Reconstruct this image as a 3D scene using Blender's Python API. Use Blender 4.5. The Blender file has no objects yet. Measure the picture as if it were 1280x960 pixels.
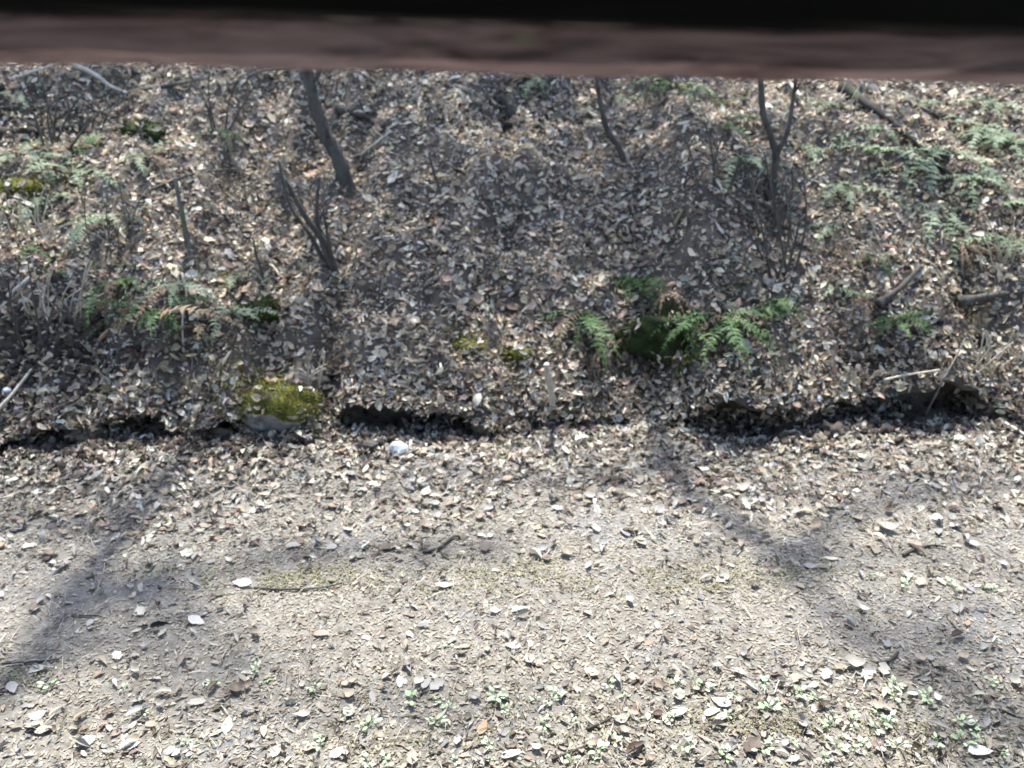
import bpy, math, random
import numpy as np
from mathutils import Vector, Matrix
from mathutils.bvhtree import BVHTree

random.seed(7)
rng = np.random.default_rng(11)
R = math.radians
C = bpy.context.scene.collection
SC = bpy.context.scene

# ------------------------------------------------------------------ camera, sky, sun, exposure
CAM_H, PITCH, FPX = 1.9, R(27), 1108.5
cam_d = bpy.data.cameras.new('camera')
cam = bpy.data.objects.new('camera', cam_d); C.objects.link(cam)
cam.location = (0, 0, CAM_H); cam.rotation_euler = (R(90) - PITCH, 0, 0)
cam_d.sensor_width = 36; cam_d.lens = 36 * FPX / 1280
cam_d.clip_start = 0.02; cam_d.clip_end = 500
cam_d.dof.use_dof = True; cam_d.dof.focus_distance = 2.1; cam_d.dof.aperture_fstop = 3.0
SC.camera = cam

SUN_EL, SUN_AZ = R(64), R(-7)          # azimuth clockwise from +Y (the way the camera looks)
world = bpy.data.worlds.new('World'); SC.world = world; world.use_nodes = True
wn = world.node_tree
sky = wn.nodes.new('ShaderNodeTexSky'); sky.sky_type = 'NISHITA'; sky.sun_disc = False
sky.sun_elevation = SUN_EL; sky.sun_rotation = SUN_AZ; sky.dust_density = 1.5
bg = wn.nodes['Background']; bg.inputs[1].default_value = 0.15
wn.links.new(sky.outputs[0], bg.inputs[0])
sun_d = bpy.data.lights.new('sun', 'SUN'); sun_d.energy = 3.4; sun_d.angle = R(0.55)
sun_d.color = (1.0, 0.97, 0.925)
sun = bpy.data.objects.new('sun', sun_d); C.objects.link(sun)
SUN = Vector((math.sin(SUN_AZ) * math.cos(SUN_EL), math.cos(SUN_AZ) * math.cos(SUN_EL), math.sin(SUN_EL)))
sun.rotation_euler = SUN.to_track_quat('Z', 'Y').to_euler(); sun.location = (0, 0, 20)
SC.view_settings.view_transform = 'Standard'; SC.view_settings.look = 'None'
SC.view_settings.exposure = 1.82; SC.view_settings.gamma = 1.0
SC.cycles.use_denoising = True
SC.cycles.max_bounces = 6; SC.cycles.transparent_max_bounces = 4

# ------------------------------------------------------------------ helpers
def vnoise(x, y, seed=0):
    x = np.asarray(x, float); y = np.asarray(y, float)
    xi = np.floor(x); yi = np.floor(y); fx = x - xi; fy = y - yi
    fx = fx * fx * (3 - 2 * fx); fy = fy * fy * (3 - 2 * fy)
    def h(a, b):
        v = np.sin(a * 127.1 + b * 311.7 + seed * 74.7) * 43758.5453
        return v - np.floor(v)
    return (h(xi, yi) * (1 - fx) + h(xi + 1, yi) * fx) * (1 - fy) + (h(xi, yi + 1) * (1 - fx) + h(xi + 1, yi + 1) * fx) * fy
def fbm(x, y, seed=0, o=4):
    s = 0; a = 0.5; f = 1.0
    for i in range(o):
        s = s + a * (vnoise(x * f, y * f, seed + i * 13) - 0.5); a *= 0.5; f *= 2.03
    return s
def sstep(a, b, v):
    t = np.clip((v - a) / (b - a), 0, 1); return t * t * (3 - 2 * t)

cp, sp = math.cos(PITCH), math.sin(PITCH)
def ray(u, v):
    a, b = (u - 640) / FPX, (480 - v) / FPX
    return Vector((a, cp + b * sp, -sp + b * cp))
def at_y(u, v, y):
    d = ray(u, v); t = y / d.y
    return Vector((d.x * t, y, CAM_H + d.z * t))
def flat(u, v, z=0.0):
    d = ray(u, v); t = (z - CAM_H) / d.z
    return Vector((d.x * t, d.y * t, z))
def project(p):
    x, y, z = p[0], p[1], p[2] - CAM_H
    dep = y * cp - z * sp; up = y * sp + z * cp
    return 640 + FPX * x / dep, 480 - FPX * up / dep, FPX / dep

def props(o, label=None, cat=None, group=None, kind=None):
    for k, v in (('label', label), ('category', cat), ('group', group), ('kind', kind)):
        if v: o[k] = v
    return o
def link_mesh(name, verts, faces, mat, parent=None, smooth=True):
    me = bpy.data.meshes.new(name); me.from_pydata([tuple(v) for v in verts], [], faces); me.update()
    if mat: me.materials.append(mat)
    if smooth: me.polygons.foreach_set('use_smooth', [True] * len(me.polygons))
    o = bpy.data.objects.new(name, me); C.objects.link(o)
    if parent: o.parent = parent
    return o
def thing(name, loc, label, cat, group=None):
    o = bpy.data.objects.new(name, None); C.objects.link(o); o.location = loc; o.empty_display_size = 0.1
    return props(o, label, cat, group)

class MB:
    def __init__(s): s.v = []; s.f = []
    def add(s, v, f):
        n = len(s.v); s.v += [tuple(p) for p in v]; s.f += [tuple(i + n for i in q) for q in f]
    def tube(s, pts, rad, sides=7, rough=0.0, cap=True):
        pts = [Vector(p) for p in pts]
        n0 = len(s.v); ref = Vector((0.31, 0.2, 0.93)).normalized()
        for i, p in enumerate(pts):
            t = (pts[min(i + 1, len(pts) - 1)] - pts[max(i - 1, 0)]).normalized()
            a = t.cross(ref)
            if a.length < 1e-3: a = t.cross(Vector((1, 0, 0)))
            a.normalize(); b = t.cross(a)
            r = rad[i] if hasattr(rad, '__len__') else rad
            for k in range(sides):
                an = 2 * math.pi * k / sides
                rr = r * (1 + random.uniform(-rough, rough))
                s.v.append(tuple(p + (a * math.cos(an) + b * math.sin(an)) * rr))
        for i in range(len(pts) - 1):
            for k in range(sides):
                k2 = (k + 1) % sides
                s.f.append((n0 + i * sides + k, n0 + i * sides + k2, n0 + (i + 1) * sides + k2, n0 + (i + 1) * sides + k))
        if cap:
            s.f.append(tuple(n0 + k for k in range(sides))[::-1])
            s.f.append(tuple(n0 + (len(pts) - 1) * sides + k for k in range(sides)))
    def box(s, x0, x1, y0, y1, z0, z1):
        v = [(x, y, z) for x in (x0, x1) for y in (y0, y1) for z in (z0, z1)]
        s.add(v, [(0, 1, 3, 2), (4, 6, 7, 5), (0, 4, 5, 1), (2, 3, 7, 6), (0, 2, 6, 4), (1, 5, 7, 3)])
    def build(s, name, mat, parent=None, smooth=True): return link_mesh(name, s.v, s.f, mat, parent, smooth)

def smooth_line(pts, n=5):
    """Catmull-Rom through pts (and radii when 4-tuples)."""
    P = [np.array(p, float) for p in pts]
    if len(P) < 3: return [P[0] + (P[-1] - P[0]) * t for t in np.linspace(0, 1, n + 1)]
    out = []
    for i in range(len(P) - 1):
        p0, p1, p2, p3 = P[max(i - 1, 0)], P[i], P[i + 1], P[min(i + 2, len(P) - 1)]
        for k in range(n):
            t = k / n
            out.append(0.5 * (2 * p1 + (p2 - p0) * t + (2 * p0 - 5 * p1 + 4 * p2 - p3) * t * t + (3 * p1 - p0 - 3 * p2 + p3) * t ** 3))
    out.append(P[-1]); return out

# ------------------------------------------------------------------ materials
def new_mat(name):
    m = bpy.data.materials.new(name); m.use_nodes = True
    nt = m.node_tree; b = nt.nodes['Principled BSDF']
    b.inputs['Specular IOR Level'].default_value = 0.3
    return m, nt, b
def ramp(nt, fac, stops):
    r = nt.nodes.new('ShaderNodeValToRGB'); e = r.color_ramp.elements
    while len(e) < len(stops): e.new(0.5)
    for el, (p, c) in zip(e, stops): el.position = p; el.color = (*c, 1)
    nt.links.new(fac, r.inputs[0]); return r.outputs[0]
def noise(nt, scale, detail=5, rough=0.6, coord='Object', stretch=None, dist=0.0):
    tc = nt.nodes.new('ShaderNodeTexCoord'); n = nt.nodes.new('ShaderNodeTexNoise')
    n.inputs['Scale'].default_value = scale; n.inputs['Detail'].default_value = detail
    n.inputs['Roughness'].default_value = rough; n.inputs['Distortion'].default_value = dist
    src = tc.outputs[coord]
    if stretch:
        mp = nt.nodes.new('ShaderNodeMapping'); mp.inputs['Scale'].default_value = stretch
        nt.links.new(src, mp.inputs[0]); src = mp.outputs[0]
    nt.links.new(src, n.inputs['Vector']); return n.outputs['Fac']
def bump(nt, b, h, strength=0.5, dist=0.01):
    bp = nt.nodes.new('ShaderNodeBump'); bp.inputs['Strength'].default_value = strength; bp.inputs['Distance'].default_value = dist
    nt.links.new(h, bp.inputs['Height']); nt.links.new(bp.outputs[0], b.inputs['Normal'])
def mixc(nt, fac, a, b_, mode='MIX'):
    m = nt.nodes.new('ShaderNodeMix'); m.data_type = 'RGBA'; m.blend_type = mode
    for s, i in ((fac, 0), (a, 6), (b_, 7)):
        if hasattr(s, 'is_output'): nt.links.new(s, m.inputs[i])
        elif i == 0: m.inputs[0].default_value = s
        else: m.inputs[i].default_value = (*s, 1)
    return m.outputs[2]
def leafy(name, source, transl=0.3, rough=0.55, spot=60):
    """thin leaf: colour from a point attribute or from the object's own colour, part of the light goes through."""
    m, nt, b = new_mat(name)
    if source == 'attr':
        a = nt.nodes.new('ShaderNodeAttribute'); a.attribute_name = 'tint'; col = a.outputs['Color']
    elif source == 'object':
        a = nt.nodes.new('ShaderNodeObjectInfo'); col = a.outputs['Color']
    else:
        col = ramp(nt, noise(nt, 9, 3), source)
    n = noise(nt, spot, 4)
    v = ramp(nt, n, [(0.3, (0.62, 0.6, 0.58)), (0.62, (1.08, 1.08, 1.08))])
    col = mixc(nt, 1.0, col, v, 'MULTIPLY')
    nt.links.new(col, b.inputs['Base Color']); b.inputs['Roughness'].default_value = rough
    t = nt.nodes.new('ShaderNodeBsdfTranslucent'); nt.links.new(col, t.inputs[0])
    mx = nt.nodes.new('ShaderNodeMixShader'); mx.inputs[0].default_value = transl
    nt.links.new(b.outputs[0], mx.inputs[1]); nt.links.new(t.outputs[0], mx.inputs[2])
    nt.links.new(mx.outputs[0], nt.nodes['Material Output'].inputs[0]); return m
def bark(name, c0, c1, scale=42, stretch=(1, 1, 0.22), moss=None):
    m, nt, b = new_mat(name)
    n = noise(nt, scale, 6, 0.65, stretch=stretch); col = ramp(nt, n, [(0.3, c0), (0.7, c1)])
    if moss: col = mixc(nt, ramp(nt, noise(nt, 6, 4), [(0.5, (0, 0, 0)), (0.68, (1, 1, 1))]), col, moss)
    nt.links.new(col, b.inputs['Base Color']); b.inputs['Roughness'].default_value = 0.85
    bump(nt, b, n, 0.7, 0.006); return m

M = {}
# soil of the bank, path crust
m, nt, b = new_mat('soil')
n1 = noise(nt, 5, 8, 0.65); n2 = noise(nt, 70, 6, 0.7)
c = ramp(nt, n1, [(0.3, (0.055, 0.046, 0.037)), (0.55, (0.11, 0.093, 0.075)), (0.75, (0.17, 0.145, 0.118))])
c = mixc(nt, 1.0, c, ramp(nt, n2, [(0.3, (0.5, 0.5, 0.5)), (0.7, (1.25, 1.2, 1.15))]), 'MULTIPLY')
nt.links.new(c, b.inputs['Base Color']); b.inputs['Roughness'].default_value = 0.95; bump(nt, b, n2, 0.8, 0.012); M['soil'] = m
m, nt, b = new_mat('path_crust')
n1 = noise(nt, 2.2, 6, 0.6); n2 = noise(nt, 120, 6, 0.75); n3 = noise(nt, 24, 5, 0.65)
c = ramp(nt, n3, [(0.32, (0.11, 0.098, 0.08)), (0.5, (0.18, 0.168, 0.142)), (0.68, (0.25, 0.238, 0.205))])
c = mixc(nt, ramp(nt, n1, [(0.52, (0, 0, 0)), (0.66, (0.6, 0.6, 0.6))]), c, (0.15, 0.157, 0.172))
c = mixc(nt, 1.0, c, ramp(nt, n2, [(0.3, (0.55, 0.54, 0.53)), (0.7, (1.3, 1.3, 1.3))]), 'MULTIPLY')
nt.links.new(c, b.inputs['Base Color']); b.inputs['Roughness'].default_value = 0.9; bump(nt, b, n2, 0.8, 0.006); M['path'] = m
M['litter'] = leafy('dry_leaf_litter', 'attr', 0.24, 0.6)
M['leaf'] = leafy('dry_leaf', 'object', 0.24, 0.55, 45)
M['soil_crumb'] = leafy('soil_crumb', 'attr', 0.0, 0.95)
M['fern'] = leafy('fern_green', [(0.3, (0.03, 0.075, 0.022)), (0.7, (0.105, 0.175, 0.055))], 0.3, 0.6)
M['fern_sunlit'] = leafy('fern_sunlit', [(0.3, (0.19, 0.26, 0.15)), (0.7, (0.37, 0.44, 0.30))], 0.5, 0.55)  # sunlit paleness of the ferns put into the leaf colour
M['fern_dead'] = leafy('fern_dead', [(0.3, (0.11, 0.075, 0.045)), (0.7, (0.27, 0.20, 0.13))], 0.2, 0.7)
M['sprout'] = leafy('sprout_green', [(0.3, (0.30, 0.43, 0.24)), (0.7, (0.52, 0.64, 0.43))], 0.3, 0.45)
M['straw'] = leafy('dry_straw', [(0.3, (0.36, 0.31, 0.23)), (0.7, (0.60, 0.55, 0.43))], 0.15, 0.6)
M['bark'] = bark('grey_bark', (0.055, 0.05, 0.043), (0.17, 0.155, 0.135), moss=(0.09, 0.10, 0.05))
M['bark_dark'] = bark('dark_bark', (0.022, 0.019, 0.016), (0.095, 0.083, 0.07), moss=(0.075, 0.077, 0.06))
M['rotten'] = bark('rotten_wood', (0.010, 0.009, 0.007), (0.05, 0.042, 0.033), moss=(0.035, 0.045, 0.02))
M['bark_pale'] = bark('bleached_wood', (0.28, 0.25, 0.21), (0.55, 0.51, 0.44))
m, nt, b = new_mat('moss')
n1 = noise(nt, 13, 5, 0.6); n2 = noise(nt, 160, 4, 0.7)
c = ramp(nt, n1, [(0.3, (0.035, 0.045, 0.01)), (0.5, (0.12, 0.125, 0.022)), (0.72, (0.26, 0.235, 0.05))])
c = mixc(nt, 1.0, c, ramp(nt, n2, [(0.3, (0.5, 0.5, 0.5)), (0.7, (1.3, 1.3, 1.3))]), 'MULTIPLY')
nt.links.new(c, b.inputs['Base Color']); b.inputs['Roughness'].default_value = 0.95; bump(nt, b, n2, 1.0, 0.01); M['moss'] = m
m, nt, b = new_mat('dark_moss')
n1 = noise(nt, 11, 5, 0.6); n2 = noise(nt, 150, 4, 0.7)
c = ramp(nt, n1, [(0.3, (0.014, 0.022, 0.008)), (0.55, (0.04, 0.055, 0.015)), (0.75, (0.09, 0.10, 0.03))])
nt.links.new(c, b.inputs['Base Color']); b.inputs['Roughness'].default_value = 0.95; bump(nt, b, n2, 1.0, 0.01); M['moss_dark'] = m
m, nt, b = new_mat('grey_stone')
n1 = noise(nt, 16, 8, 0.65); c = ramp(nt, n1, [(0.3, (0.11, 0.105, 0.10)), (0.7, (0.30, 0.285, 0.27))])
nt.links.new(c, b.inputs['Base Color']); b.inputs['Roughness'].default_value = 0.85; bump(nt, b, n1, 0.8, 0.008); M['stone'] = m
m, nt, b = new_mat('white_stone')
n1 = noise(nt, 30, 6, 0.6); c = ramp(nt, n1, [(0.36, (0.20, 0.22, 0.25)), (0.6, (0.50, 0.54, 0.60))])
nt.links.new(c, b.inputs['Base Color']); b.inputs['Roughness'].default_value = 0.5; bump(nt, b, n1, 0.4, 0.004); M['white'] = m
m, nt, b = new_mat('old_beam_wood')
g = noise(nt, 6, 8, 0.62, stretch=(1.1, 7, 10), dist=1.2); g2 = noise(nt, 3.2, 5, 0.6)
c = ramp(nt, g, [(0.36, (0.17, 0.10, 0.10)), (0.5, (0.52, 0.345, 0.34)), (0.64, (0.78, 0.56, 0.55))])
c = mixc(nt, ramp(nt, g2, [(0.45, (0, 0, 0)), (0.65, (0.55, 0.55, 0.55))]), c, (0.36, 0.325, 0.33))
nt.links.new(c, b.inputs['Base Color']); b.inputs['Roughness'].default_value = 0.8; bump(nt, b, g, 0.7, 0.006); M['beam'] = m
m, nt, b = new_mat('shade_black_board')
g = noise(nt, 6, 6, 0.6, stretch=(1, 14, 14)); c = ramp(nt, g, [(0.3, (0.006, 0.006, 0.005)), (0.7, (0.014, 0.014, 0.013))])
nt.links.new(c, b.inputs['Base Color']); b.inputs['Roughness'].default_value = 0.9; M['black'] = m  # near black colour stands in for the deep shade under the eave
m, nt, b = new_mat('weathered_board')
g = noise(nt, 5, 6, 0.6, stretch=(1, 14, 14)); c = ramp(nt, g, [(0.3, (0.05, 0.042, 0.036)), (0.7, (0.12, 0.10, 0.088))])
nt.links.new(c, b.inputs['Base Color']); b.inputs['Roughness'].default_value = 0.85; M['board'] = m

# ------------------------------------------------------------------ terrain: flat path, small undercut bank, slope behind
bank_px = [(-700, 600), (-200, 585), (0, 572), (120, 560), (210, 550), (300, 556), (390, 550), (450, 548), (590, 541), (700, 534),
           (830, 530), (900, 550), (980, 548), (1060, 530), (1150, 532), (1220, 520), (1290, 545), (1500, 570), (2000, 590)]
_bp = [flat(u, v) for u, v in bank_px]
_bx = np.array([p.x for p in _bp]); _by = np.array([p.y for p in _bp])
def yb(x): return np.interp(x, _bx, _by) + 0.09 * fbm(np.asarray(x) * 4, 0 * np.asarray(x), 3, 4)
_ux = np.array([flat(u, 530).x for u in (-400, 0, 60, 130, 200, 250, 300, 330, 420, 440, 480, 580, 610, 650, 720, 740, 820, 860, 900, 1000, 1060, 1150, 1210, 1240, 1300, 1700)])
_uu = np.array([.4, .45, .65, .3, .7, .35, .7, .0, .0, .75, .85, .75, .15, .1, .2, .0, .0, .6, .95, .55, .6, .95, .8, .2, .05, .3])
def under(x): return np.interp(x, _ux, _uu)
def lip(x): return 0.02 + 0.115 * under(x) + 0.05 * sstep(.45, .9, under(x)) * sstep(.5, .9, x) + 0.15 * fbm(np.asarray(x) * 8, 7 + 0 * np.asarray(x), 5, 4)
mounds = []          # (x, y, radius, height)
def slope_h(x, d):
    d = np.asarray(d, float)
    h = np.where(d < 4, 0.47 * d + 0.16 * (1 - np.exp(-d / 0.35)), 2.04 + (d - 4) * 0.5 - 0.0 * d)
    h = np.where(d > 14, 2.04 + 5 + (d - 14) * 0.15, h)
    k = sstep(0.0, 0.5, d)
    y = d + 3.3
    h = h + k * (0.42 * fbm(x * 1.05, y * 1.1, 21, 3) + 0.16 * fbm(x * 3.4, y * 3.6, 31, 4))
    h = h + 0.085 * fbm(x * 9, y * 9, 41, 3) * sstep(0, 0.1, d)
    for mx, my, r, hh in mounds:
        h = h + hh * np.exp(-(((x - mx) ** 2 + (y - my) ** 2) / r ** 2))
    return h
def path_h(x, y):
    d = y - yb(x)
    near = np.exp(-(np.abs(y - 2) / 6) ** 2)
    return near * (0.05 * fbm(x * 0.9, y * 0.9, 51, 3) + 0.012 * fbm(x * 7, y * 7, 52, 3)) + 0.035 * sstep(-0.5, 0.0, d) * (0.6 + 2 * fbm(x * 5, y * 5, 53, 3))

mounds += [(-2.0, 3.75, 0.28, 0.06), (1.75, 3.75, 0.3, 0.12), (0.75, 4.35, 0.28, 0.09), (2.2, 4.35, 0.65, 0.24), (-1.75, 4.35, 0.5, 0.14)]
xs = np.unique(np.concatenate([-np.geomspace(3.2, 60, 22), np.arange(-3.2, 3.2, 0.026), np.geomspace(3.2, 60, 22)]))
dp = np.concatenate([-np.geomspace(2.4, 60, 20)[::-1], np.arange(-2.38, -0.01, 0.028)])
ds = np.concatenate([np.arange(0.03, 2.7, 0.026), np.geomspace(2.72, 70, 34)])
rows = []
Y0 = yb(xs); L = lip(xs); U = under(xs); Uw = -0.035 + 0.19 * U + 0.17 * fbm(xs * 9, 3 + 0 * xs, 66, 4)
for d in dp: rows.append((xs, Y0 + d, path_h(xs, Y0 + d)))
zb = path_h(xs, Y0)
nw = lambda s: 0.06 * fbm(xs * 11, s * 1.5 + 0 * xs, 61, 3)
prof = [(0.0, 0.0), (0.6, -0.06), (1.0, 0.12), (0.95, 0.42), (0.62, 0.66), (0.12, 0.80), (-0.16, 0.93)]
n_path_rows = len(rows)
for i, (a, q) in enumerate(prof): rows.append((xs, Y0 + a * Uw + nw(i * 0.7) * (0.3 if i == 0 else 1), zb + q * L))
z0 = slope_h(xs, 0 * xs)
for d in ds: rows.append((xs, Y0 + d, zb * np.exp(-d * 4) + L + slope_h(xs, d + 0 * xs) - z0 * np.exp(-d * 6)))
nx = len(xs); nr = len(rows)
co = np.array([np.stack(r, 1) for r in rows]).reshape(-1, 3)
i0 = (np.arange(nr - 1)[:, None] * nx + np.arange(nx - 1)[None]).ravel()
quads = np.stack([i0, i0 + 1, i0 + nx + 1, i0 + nx], 1)
def sheet(name, q, mat):
    used, inv = np.unique(q, return_inverse=True)
    return link_mesh(name, co[used].tolist(), inv.reshape(q.shape).tolist(), mat)
cut = (n_path_rows - 1) * (nx - 1)
ground = props(sheet('path', quads[:cut], M['path']), 'bare trodden path crust under fine grey leaf crumbs', kind='structure')
hill = props(sheet('hillside', quads[cut:], M['soil']), 'dark soil of the sloping bank under leaf litter', kind='structure')
BVH = BVHTree.FromPolygons(co.tolist(), quads.tolist())
def drop(x, y):
    h = BVH.ray_cast(Vector((x, y, 12)), Vector((0, 0, -1)))
    return (h[0], h[1] if h[1].z > 0 else -h[1]) if h[0] else (None, None)
def hit(u, v):
    h = BVH.ray_cast(cam.location, ray(u, v).normalized())
    return h[0], (h[1] if h[1].dot(ray(u, v)) < 0 else -h[1])

# ------------------------------------------------------------------ leaf shapes
def leaf_shape(wid, curl, fold, twist=0.0, wavy=0.0, n=5, seed=0):
    r_ = random.Random(seed); v = []; f = []
    ts = [i / n for i in range(n + 1)]
    for i, t in enumerate(ts):
        w = wid * math.sin(math.pi * min(1, t * 0.93 + 0.07)) ** 0.8 * (1.12 - 0.25 * t) if 0 < i < n else 0
        w *= 1 + wavy * r_.uniform(-1, 1)
        x = t - 0.5; zc = curl * (4 * x * x - 0.5) * 0.25
        xc = x * (1 - 0.25 * abs(curl))
        tw = twist * x
        v.append((xc, 0, zc))
        if 0 < i < n:
            for s in (-1, 1):
                v.append((xc + r_.uniform(-.02, .02), s * w * math.cos(fold) * math.cos(tw), zc + w * math.sin(fold) + s * w * math.sin(tw)))
    idx = [0]; k = 1
    for i in range(1, n): idx.append(k); k += 3
    idx.append(k)
    for i in range(n):
        a, b_ = idx[i], idx[i + 1]
        if i == 0: f += [(a, b_, b_ + 1), (a, b_ + 2, b_)]
        elif i == n - 1: f += [(a, b_, a + 1), (a, a + 2, b_)]
        else: f += [(a, b_, b_ + 1), (a, b_ + 1, a + 1), (a, a + 2, b_ + 2), (a, b_ + 2, b_)]
    return np.array(v), np.array(f)
LEAVES = [leaf_shape(0.24, 0.25, 0.15, 0.2, 0.26, 4, 1), leaf_shape(0.27, 0.7, 0.45, 0.5, 0.28, 4, 2), leaf_shape(0.20, -0.5, 0.3, -0.6, 0.26, 4, 3),
          leaf_shape(0.30, 1.0, 0.7, 0.3, 0.32, 4, 4), leaf_shape(0.22, 0.5, 0.9, 0.9, 0.26, 4, 5), leaf_shape(0.28, -0.2, 0.2, 0.1, 0.36, 4, 6),
          leaf_shape(0.17, 0.8, 0.5, 1.2, 0.26, 4, 7), leaf_shape(0.2, 1.5, 1.1, 0.8, 0.36, 4, 8), leaf_shape(0.16, -1.3, 0.9, 1.6, 0.36, 4, 9), leaf_shape(0.24, 1.7, 0.6, -1.4, 0.3, 4, 10), leaf_shape(0.13, 1.0, 1.2, 2.0, 0.32, 4, 11)]
def frag(seed):
    r_ = random.Random(seed); k = 5
    v = [(0, 0, r_.uniform(.02, .09))]
    for i in range(k):
        a = 2 * math.pi * i / k + r_.uniform(-.4, .4); q = r_.uniform(.3, .55)
        v.append((q * math.cos(a), .42 * q * math.sin(a), r_.uniform(-.03, .06)))
    return np.array(v), np.array([(0, 1 + i, 1 + (i + 1) % k) for i in range(k)])
FRAGS = [frag(i) for i in range(6)]
_s = np.array([(-.5, -.012, 0), (-.5, .012, 0), (-.1, -.014, .05), (-.1, .014, .05), (.22, -.01, .03), (.22, .014, .04), (.5, -.004, -.02), (.5, .006, -.02)])
_sf = np.array([(0, 2, 1), (1, 2, 3), (2, 4, 3), (3, 4, 5), (4, 6, 5), (5, 6, 7)])
STRAWS = []
for k in range(4):
    s2 = _s.copy(); s2[:, 1] += 0.12 * (k - 1.5) * (s2[:, 0] ** 2); s2[:, 2] *= (1, .4, 1.8, .7)[k]; STRAWS.append((s2, _sf))

def rot_from_normals(N, yaw, tilt_amt):
    n = N + rng.normal(0, 1, N.shape) * tilt_amt[:, None]
    n /= np.linalg.norm(n, axis=1, keepdims=True)
    t = np.stack([np.cos(yaw), np.sin(yaw), 0 * yaw], 1)
    t -= n * (t * n).sum(1, keepdims=True); t /= np.linalg.norm(t, axis=1, keepdims=True)
    b_ = np.cross(n, t)
    return np.stack([t, b_, n], 2)
def scatter(name, shapes, pos, nor, size, tint, tilt, lift, mat, label, wide=None, parent=None, yaw=None):
    """one mesh of many small leaves lying on the ground."""
    N = len(pos); pick = rng.integers(0, len(shapes), N)
    Rm = rot_from_normals(nor, rng.uniform(0, 2 * np.pi, N) if yaw is None else yaw, tilt)
    V = []; F = []; T = []; base = 0
    for k, (v, f) in enumerate(shapes):
        s = np.where(pick == k)[0]
        if not len(s): continue
        loc = np.repeat(v[None], len(s), 0) * size[s][:, None, None]
        if wide is not None: loc[:, :, 1] *= wide[s][:, None]
        loc[:, :, 2] -= loc[:, :, 2].min(1, keepdims=True)
        w = np.einsum('nij,nvj->nvi', Rm[s], loc) + (pos[s] + nor[s] * lift[s][:, None])[:, None]
        V.append(w.reshape(-1, 3)); F.append((f[None] + base + (np.arange(len(s)) * len(v))[:, None, None]).reshape(-1, 3))
        T.append(np.repeat(tint[s], len(v), 0)); base += len(s) * len(v)
    V = np.concatenate(V); F = np.concatenate(F); T = np.concatenate(T)
    me = bpy.data.meshes.new(name)
    me.vertices.add(len(V)); me.vertices.foreach_set('co', V.ravel().astype(np.float32))
    me.loops.add(F.size); me.loops.foreach_set('vertex_index', F.ravel().astype(np.int32))
    me.polygons.add(len(F)); me.polygons.foreach_set('loop_start', np.arange(0, F.size, 3, dtype=np.int32))
    me.update(calc_edges=True)
    at = me.attributes.new('tint', 'FLOAT_COLOR', 'POINT')
    at.data.foreach_set('color', np.concatenate([T, np.ones((len(T), 1))], 1).ravel().astype(np.float32))
    me.materials.append(mat)
    o = bpy.data.objects.new(name, me); C.objects.link(o); o.parent = parent
    return props(o, label, kind='stuff')
def sample(n, x0, x1, d0, d1, dens=None):
    x = rng.uniform(x0, x1, n); d = rng.uniform(d0, d1, n)
    if dens is not None:
        k = rng.uniform(0, 1, n) < dens(x, d); x, d = x[k], d[k]
    y = yb(x) + d; P = []; Nn = []
    for a, b_ in zip(x, y):
        p, q = drop(a, b_); P.append(p); Nn.append(q)
    return np.array(P), np.array(Nn), d
PAL = np.array([(.34, .28, .225), (.46, .39, .31), (.62, .55, .45), (.25, .20, .16), (.13, .10, .08), (.42, .40, .37), (.50, .37, .27), (.72, .67, .58), (.07, .055, .045)])
def tints(n, w):
    w = np.array(w, float); t = PAL[rng.choice(len(PAL), n, p=w / w.sum())]
    t = t * np.array([.965, 1.0, .99])
    return np.clip(t * rng.uniform(.75, 1.25, (n, 1)) + rng.normal(0, .012, (n, 3)), 0.02, .85)

W_SLOPE = (3.2, 3.6, 2.2, 2.4, 1.7, 2.8, .8, .9, 1.1)
W_BANK = (3, 4, 3.5, 2, 1.2, 2, 1.3, 2.2, .8)
W_CRUMB = (3, 4, 2.2, 1, .25, 4.5, .8, .8, .1)
W_PATH = (3, 4, 3, 1.6, .8, 3, 1, 1.6, .4)
BARE = [(120, 742, 130, 26), (60, 790, 90, 24), (190, 715, 60, 14), (600, 738, 70, 10), (30, 900, 60, 25), (470, 790, 70, 14), (260, 830, 70, 20)]
def bare(x, d):
    y = yb(x) + d; u, v, _ = project((x, y, 0 * x)); k = 0 * x
    for a, b_, c_, e in BARE: k = np.maximum(k, np.exp(-(((u - a) / c_) ** 2 + ((v - b_) / e) ** 2)))
    return np.clip(k * 1.4 * (0.7 + 1.5 * fbm(x * 8, y * 8, 77, 3)), 0, 1)
# slope litter
P, Nn, d = sample(84000, -4.2, 4.2, 0.0, 3.1, lambda x, d: 0.55 + 1.2 * fbm(x * 2.2, d * 2.6, 71, 3) + 0.25)
n = len(P)
scatter('leaf_litter', LEAVES, P, Nn, np.clip(rng.lognormal(-3.22, .36, n), .015, .085), tints(n, W_SLOPE) * np.array([1.13, 1.07, .97]), rng.uniform(.1, .55, n), rng.uniform(0, .018, n), M['litter'],
        'dense brown and grey dead leaves covering the slope', wide=rng.uniform(.45, 1.1, n))
P, Nn, d = sample(24000, -6.5, 6.5, 3.0, 8.5); n = len(P)
scatter('leaf_litter', FRAGS, P, Nn, rng.uniform(.04, .10, n), tints(n, W_SLOPE) * np.array([1.13, 1.07, .97]), rng.uniform(.1, .5, n), rng.uniform(0, .03, n), M['litter'], 'dead leaves covering the upper hillside')
P, Nn, d = sample(52000, -4.2, 4.2, 0.0, 3.1); n = len(P)
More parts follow.
